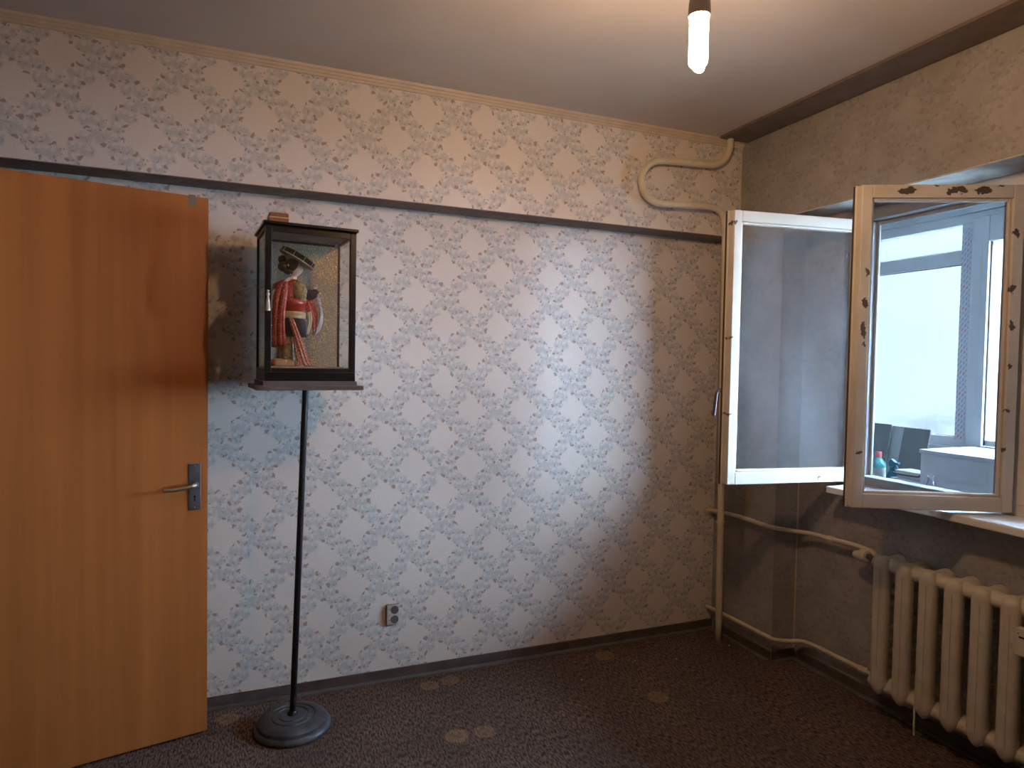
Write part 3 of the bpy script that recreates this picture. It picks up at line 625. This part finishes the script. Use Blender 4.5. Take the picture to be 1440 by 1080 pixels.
# ------------------------------------------------------------------ hanging bulb
BP = Vector((-1.330, -1.517, 2.185))
lamp = empty('pendant_bulb', (BP.x, BP.y, H)); tag(lamp, 'lit compact fluorescent bulb hanging from the ceiling in a bare holder', 'lamp')
def L(z): return z - H
MB().lathe([(0, 0), (.045, 0), (.043, -.012), (.030, -.022), (.008, -.026), (0, -.026)], (0, 0, 0), 28).build('ceiling_cup', M['holder'], lamp, smooth=True)
MB().tube([(0, 0, -.02), (.002, 0, L(2.40)), (0, 0, L(2.36))], .004, 8).build('cord', M['holder'], lamp)
MB().lathe([(0, L(2.37)), (.012, L(2.37)), (.021, L(2.358)), (.0215, L(2.305)), (0, L(2.305))], (0, 0, 0), 24).build('lamp_holder', M['holder'], lamp, smooth=True)
bl = MB().lathe([(0, L(2.309)), (.0215, L(2.309)), (.0255, L(2.292)), (.027, L(2.266)), (.026, L(2.258)), (0, L(2.257))], (0, 0, 0), 28).build('bulb_base', plain('beige_bulb_base', (.30, .25, .21), .5), lamp, smooth=True)
t = NT('fluorescent_tube'); em = t.node('ShaderNodeEmission'); em.inputs[0].default_value = C(1.0, .61, .32); em.inputs[1].default_value = BULB_STRENGTH
t.link(em.outputs[0], t.out.inputs[0]); t.n.remove(t.bsdf); M['tube'] = t.m
for k in range(3):
    a = k * PI / 3 + .3; cx, cy = .0165 * math.cos(a), .0165 * math.sin(a)
    lo = L(2.132 + .004 * k)
    pth = [(cx, cy, L(2.258))] + [(cx * math.cos(th_), cy * math.cos(th_), lo + .010 - .012 * math.sin(th_)) for th_ in [PI * i / 8 for i in range(9)]] + [(-cx, -cy, L(2.258))]
    MB().tube(pth, .0064, 10).build('tube', M['tube'], bl, smooth='all')

# ------------------------------------------------------------------ heating pipes
py = -.190; pr = .0165
riser = empty('heating_riser', (-.107, py, 0)); tag(riser, 'cream painted vertical heating pipe with an S bend near the ceiling corner', 'pipe')
ro = Vector((-.107, py, 0))
pts = [(-.118, py, H), (-.122, py, 2.49), (-.150, py, 2.437), (-.205, py, 2.404), (-.30, py, 2.394), (-.45, py, 2.386), (-.545, py, 2.376), (-.605, py, 2.338), (-.630, py, 2.275), (-.607, py, 2.214), (-.545, py, 2.181), (-.45, py, 2.182), (-.30, py, 2.191), (-.215, py, 2.194), (-.165, py, 2.174), (-.142, py, 2.125), (-.135, py, 2.05), (-.130, py, 1.75), (-.122, py, 1.2), (-.113, py, .6), (-.107, py, 0)]
MB().tube([p - ro for p in smoothpath(pts, 5)], pr, 16).build('pipe', M['pipe'], riser, smooth='all')
MB().lathe([(pr, 0), (pr + .018, 0), (pr + .018, .004), (pr, .006)], (0, 0, 0), 24).build('floor_collar', M['skirting'], riser)
MB().lathe([(pr, 0), (pr + .004, 0), (pr + .004, .012), (pr, .012)], (-.006, 0, .615), 20).build('coupling', M['pipe'], riser)
MB().lathe([(pr, 0), (pr + .012, 0), (pr + .012, .004), (pr, .005)], (-.012, 0, H - .006), 20).build('ceiling_collar', M['moulding'], riser)

up = [(-.035, 0, .636), (-.035, -.05, .643), (-.034, -.125, .649), (-.034, -.24, .654), (-.034, -.404, .652), (-.010, -.455, .647), (.055, -.51, .640), (.085, -.586, .643), (.085, -.686, .646), (.085, -.81, .651), (.070, -.91, .650), (.052, -.945, .640)]
sup = empty('supply_pipe', (-.034, -.2, .65)); tag(sup, 'thin cream heating pipe running to the top of the radiator, with a thermostat valve', 'pipe')
so = Vector((-.034, -.2, .65)); MB().tube([p - so for p in smoothpath(up, 5)], .0105, 12).build('pipe', M['pipe'], sup, smooth='all')
MB().lathe([(0, -.016), (.0135, -.016), (.0145, -.010), (.0145, .010), (.0135, .016), (0, .016)], Vector((.085, -.69, .646)) - so, 8, rot=Matrix.Rotation(PI/2, 3, 'X')).build('coupling', M['pipe'], sup)
MB().lathe([(0, 0), (.018, 0), (.018, .004), (0, .005)], Vector((-.035, -.001, .636)) - so, 16, rot=Matrix.Rotation(PI/2, 3, 'X')).build('wall_collar', M['pipe'], sup)
lo_ = [(-.034, 0, .114), (-.034, -.06, .118), (-.034, -.131, .121), (-.034, -.30, .124), (-.034, -.445, .126), (-.015, -.475, .118), (.06, -.487, .105), (.098, -.53, .116), (.102, -.60, .124), (.102, -.75, .126), (.100, -.86, .128), (.082, -.91, .134), (.050, -.948, .150)]
ret = empty('return_pipe', (-.034, -.2, .12)); tag(ret, 'thin cream heating pipe low on the wall, feeding the bottom of the radiator', 'pipe')
so = Vector((-.034, -.2, .12)); MB().tube([p - so for p in smoothpath(lo_, 5)], .0100, 12).build('pipe', M['pipe'], ret, smooth='all')
MB().lathe([(0, -.02), (.015, -.02), (.016, -.012), (.012, -.008), (.016, .004), (.015, .02), (0, .02)], Vector((.098, -.868, .128)) - so, 8, rot=Matrix.Rotation(PI/2, 3, 'X')).build('union_nut', M['ivory'], ret)

# ------------------------------------------------------------------ cast iron radiator
RX0, RX1 = -.020, .118; RP = .0957; RY = -1.014; NSEC = 11; RB, RT = .112, .665
rad = empty('cast_iron_radiator', (.05, RY, 0)); tag(rad, 'cream cast iron column radiator under the window', 'radiator')
def rpt(x, y, z): return (x - .05, y - RY, z)
def section():
    """one cast section: hollow looking side profile (front and back column joined by hubs) with a rounded crest and ribs between"""
    B = MB()
    zc0, zc1 = RB + .055, RT - .055
    def column(xc, rx, ry, ztop, zbot, n=18):
        rings = []
        prof = [(0.02, .30, 0), (.0, .30, 0)]
        zs = [(zbot, .18), (zbot + .006, .45), (zbot + .020, .78), (zbot + .038, .98), (zbot + .05, 1.0), (ztop - .045, 1.0), (ztop - .026, .97), (ztop - .012, .78), (ztop - .003, .45), (ztop, .18)]
        for z, k in zs:
            rg = []
            for j in range(n):
                a = 2 * PI * j / n; ca, sa = math.cos(a), math.sin(a)
                # flattened, slightly keeled front face
                px = math.copysign(abs(ca) ** .7, ca) * rx; pyy = math.copysign(abs(sa) ** .75, sa) * ry
                rg.append(rpt(xc + px * (.6 + .4 * k) + (1 - k) * (.010 if xc < .05 else -.01), RY + pyy * k, z))
            rings.append(rg)
        B.loft(rings)
    column(RX0 + .024, .026, .0315, RT, RB); column(RX1 - .024, .026, .0315, RT, RB)
    # raised ridge down the front column
    B.box(rpt(RX0 - .0045, RY - .008, RB + .05), rpt(RX0 + .01, RY + .008, RT - .05))
    # top and bottom headers front to back
    for zc, sg in ((RT - .045, 1), (RB + .045, -1)):
        rings = []
        for x, k in ((RX0 + .01, .85), (RX0 + .03, 1.0), (RX0 + .055, .96), (RX1 - .055, .96), (RX1 - .03, 1), (RX1 - .01, .85)):
            rings.append([rpt(x, RY + .0285 * math.cos(a), zc + .046 * k * math.sin(a) * (1.0 if math.sin(a) * sg > 0 else .6)) for a in [2*PI*j/16 for j in range(16)]])
        B.loft(rings)
        # hub to the neighbour
        rings = []
        for y, r in ((-.0478, .027), (-.036, .027), (-.026, .031), (.026, .031), (.036, .027), (.0478, .027)):
            rings.append([rpt(RX0 + .056 + (r + .010) * math.cos(a), RY + y, zc + sg * .010 + r * math.sin(a)) for a in [2*PI*j/16 for j in range(16)]])
        B.loft(rings)
    return B
sec = section().build('section', M['rad'], rad, smooth=True)
ribs = []
for k in range(8):
    z = RB + .095 + k * .047
    if k == 0: ribs.append(MB().box(rpt(RX0 + .045, RY - .012, z), rpt(RX1 - .045, RY + .012, z + .022)).build('rib', M['rad'], sec))
    else: q = ribs[0].copy(); COL.objects.link(q); q.parent = sec; q.location = (0, 0, .047 * k); ribs.append(q)
for i in range(1, NSEC):
    o = sec.copy(); COL.objects.link(o); o.parent = rad; o.location = (0, -RP * i, 0)
    for r_ in ribs: q = r_.copy(); COL.objects.link(q); q.parent = o
# end plugs, valve, meter, cord
for zb_ in (RT - .045, RB + .045): MB().lathe([(0, -.010), (.022, -.010), (.022, .010), (0, .010)], rpt(.052, RY + .050, zb_), 8, rot=Matrix.Rotation(PI/2, 3, 'X')).build('bushing', M['rad'], rad)
vp = Vector((.052, -.905, .632)) - Vector((-.034, -.2, .65))
vl = MB().tube([vp + Vector((0, -.040, .002)), vp], .011, 12).build('valve_stem', M['steel'], sup, smooth=True)
MB().lathe([(0, 0), (.024, 0), (.026, .004), (.026, .030), (.023, .034), (.018, .036), (.0165, .058), (.013, .064), (0, .065)], vp, 20, rot=Matrix.Rotation(-PI/2 - .12, 3, 'X')).build('valve_head', M['ivory'], vl, smooth=True)
mt = MB().box(rpt(RX0 - .034, -1.580, .502), rpt(RX0 - .005, -1.535, .590)).build('heat_meter', M['ivory'], rad, bevel=.003)
mt['label'] = 'small white heat cost meter clipped to a radiator column'
MB().box(rpt(RX0 - .0346, -1.568, .560), rpt(RX0 - .034, -1.548, .566)).build('display', M['black'], mt)
MB().lathe([(0, 0), (.002, 0), (.002, .001), (0, .001)], rpt(RX0 - .034, -1.546, .574), 8, rot=Matrix.Rotation(-PI/2, 3, 'Y')).build('sensor_dot', M['black'], mt)
MB().tube([rpt(.0, -1.17, RB + .025), rpt(-.002, -1.172, .07), rpt(0, -1.172, .03)], .0035, 8).build('hanging_wire', M['ivory'], rad)

# ------------------------------------------------------------------ curtain rail board on the ceiling
cr = MB().box((-.175, -3.45, H - .012), (-.006, -.180, H)).build('curtain_rail', M['pelmet'], bevel=.002); tag(cr, 'flat dark brown curtain rail board along the ceiling edge above the window', 'curtain rail')
# ------------------------------------------------------------------ wall socket
ox, oz = -1.743, .291
sk_ = empty('wall_socket', (ox, 0, oz)); tag(sk_, 'cream surface mounted power socket low on the floral wall', 'socket')
MB().box((-.027, -.009, -.044), (.030, 0, .044)).build('housing', plain('dark_socket_base', (.20, .18, .165), .5), sk_, bevel=.002)
fc_ = MB().box((-.026, -.015, -.044), (.030, -.009, .044)).build('face_plate', M['socket'], sk_, bevel=.003)
RXm = Matrix.Rotation(PI/2, 3, 'X')
for zz in (.021, -.021):
    MB().lathe([(.0135, 0), (.0175, 0), (.0175, .002), (.0135, .002)], (.009, -.015, zz), 20, rot=RXm).build('socket_ring', plain('socket_ring_shadow', (.10, .09, .08), .6), fc_)
    for xx in (-.001, .017): MB().lathe([(0, 0), (.0026, 0), (.0026, .001), (0, .001)], (xx + .001, -.0152, zz), 10, rot=RXm).build('socket_hole', M['black'], fc_)
for zz in (.026, 0, -.022): MB().lathe([(0, 0), (.0024, 0), (.0024, .001), (0, .001)], (-.014, -.0152, zz), 10, rot=RXm).build('screw', M['steel'], fc_)

# ------------------------------------------------------------------ things on the balcony
bt = MB().box((.80, -.50, .66), (BX - .002, .40, .70)).build('balcony_bench', M['white_metal'], bevel=.004); tag(bt, 'low white shelf under the balcony window carrying the bottles', 'shelf')
for x in (.84, 1.24):
    for y in (-.46, .36): MB().box((x - .02, y - .02, -.01), (x + .02, y + .02, .66)).build('leg', M['white_metal'], bt)
cb = empty('balcony_cabinet', (1.08, -.92, -.01)); tag(cb, 'white cabinet standing on the balcony beyond the right sash', 'cabinet')
MB().box((-.19, -.41, .03), (.205, .41, .99)).build('body', M['white_metal'], cb, bevel=.004); MB().box((-.20, -.415, .99), (.21, .415, 1.012)).build('lid', M['white_metal'], cb, bevel=.005)
for x in (-.17, .17):
    for y in (-.38, .38): MB().box((x - .02, y - .02, 0), (x + .02, y + .02, .03)).build('foot', M['rubber'], cb)
bo1 = empty('cleaner_bottle', (1.0, -.178, .70)); tag(bo1, 'teal cleaner bottle with a red cap and pale label behind the window', 'bottle')
M['teal'] = plain('teal_plastic', (.10, .42, .42), .3, var=.05); M['tealdark'] = plain('dark_teal_plastic', (.03, .20, .26), .35)
MB().lathe([(0, 0), (.036, 0), (.039, .006), (.039, .168), (.034, .185), (.016, .205), (.0135, .212), (0, .212)], (0, 0, 0), 28).build('body', M['teal'], bo1, smooth=True)
MB().lathe([(.0392, .02), (.0398, .022), (.0398, .150), (.0392, .152)], (0, 0, 0), 28).build('label_sleeve', plain('pale_label', (.66, .66, .68), .5), bo1, smooth=True)
MB().lathe([(0, .210), (.017, .210), (.017, .238), (.015, .241), (0, .241)], (0, 0, 0), 24).build('cap', plain('red_cap', (.55, .10, .11), .4), bo1, smooth=True)
bo2 = empty('spray_bottle', (1.0, -.268, .70)); tag(bo2, 'dark teal trigger spray bottle beside the red capped bottle', 'bottle')
MB().lathe([(0, 0), (.030, 0), (.032, .006), (.032, .10), (.024, .135), (.013, .150), (0, .152)], (0, 0, 0), 24).build('body', M['tealdark'], bo2, smooth=True)
sp_ = MB().lathe([(0, .148), (.0155, .148), (.0155, .168), (0, .170)], (0, 0, 0), 18); sp_.prism([(-.014, .168), (.016, .168), (.018, .190), (.004, .212), (-.008, .205), (-.020, .196), (-.040, .196), (-.040, .184), (-.018, .182)], 'x', -.011, .011); sp_.build('spray_head', M['tealdark'], bo2, bevel=.002)
MB().prism([(-.018, .180), (-.026, .178), (-.038, .150), (-.034, .148), (-.022, .168)], 'x', -.005, .005).build('trigger', M['tealdark'], bo2)
def slab(name, mat, x0, y0, y1, z0, z1, lean, label, cat, th=.008):
    o = MB().box((0, y0, 0), (th, y1, z1 - z0)).build(name, M[mat], bevel=.001); o.location = (x0, 0, z0); o.rotation_euler = (0, lean, 0); return tag(o, label, cat)
M['greyboard'] = plain('grey_green_panel', (.22, .25, .25), .5, var=.1, scale=3)
slab('grey_board', 'greyboard', 1.135, -.085, .060, .70, 1.092, .22, 'grey board leaning against the balcony window behind the red capped bottle', 'board')
slab('grey_board', 'greyboard', 1.135, -.325, -.165, .70, 1.084, .22, 'grey board leaning against the balcony window nearest the white cabinet', 'board')
slab('white_board', 'pvc', 1.165, -.26, .02, .70, 1.082, .20, 'white board leaning behind the two grey boards', 'board')
tb = MB().box((.93, -.496, .70), (1.07, -.318, .815)).build('white_carton', M['white_metal'], bevel=.003); tag(tb, 'white carton on the balcony shelf under the tray', 'box'); MB().box((.926, -.498, .80), (1.074, -.314, .822)).build('lid', M['pvc'], tb, bevel=.002)
ty = MB()
ty.loft([[(.94 + dx, -.475 + dy, z) for dx, dy in ((0, 0), (.10, 0), (.10, .13), (0, .13))] for z, in ((.822,),)] + [[(.93 + dx, -.485 + dy, .868) for dx, dy in ((0, 0), (.12, 0), (.12, .15), (0, .15))]])
to = ty.build('white_tray', M['pvc'], bevel=.006); tag(to, 'small white plastic tub on the carton', 'tub')
MB().tube(smoothpath([(.932, -.48, .858), (.914, -.475, .850), (.914, -.35, .850), (.932, -.34, .858)]), .004, 8).build('handle', M['rubber'], to)
fk = empty('glass_flask', (.303, -.985, .885)); tag(fk, 'small clear glass bottle on the window ledge in front of the cabinet', 'bottle')
t = NT('clear_flask_glass'); t.bsdf.inputs['Transmission Weight'].default_value = 1; t.set(C(.9, .95, 1), .03); t.bsdf.inputs['IOR'].default_value = 1.45
MB().lathe([(0, .0), (.026, 0), (.028, .006), (.024, .03), (.012, .058), (.011, .08), (.014, .082), (.014, .086), (.009, .086), (.0095, .06), (.021, .03), (.025, .008), (0, .005)], (0, 0, 0), 24).build('body', t.m, fk, smooth=True)

# crumbs of plaster on the carpet
for i, (x, y, s_) in enumerate(((-.075, -.235, .006), (-.42, -.27, .005), (-.95, -.30, .004), (-.62, -.22, .004), (-1.85, -.030, .005))):
    B = MB(); B.add([(s_*math.cos(k*2.1)*random.uniform(.7, 1.2), s_*math.sin(k*2.1)*random.uniform(.7, 1.2), 0) for k in range(3)] + [(0, 0, s_ * .7)], [(0, 2, 1), (0, 1, 3), (1, 2, 3), (2, 0, 3)])
    o = B.build('plaster_crumb', M['plaster']); o.location = (x, y, .0 if y < -.03 else .006); tag(o, 'tiny white plaster crumb ' + ('beside the foot of the heating riser', 'on bare carpet in front of the heating riser', 'on bare carpet before the floral wall, left of its neighbour', 'on the carpet between the pale round marks and the corner', 'on the skirting lip behind the pole stand')[i], 'crumb', 'plaster crumbs on the carpet')
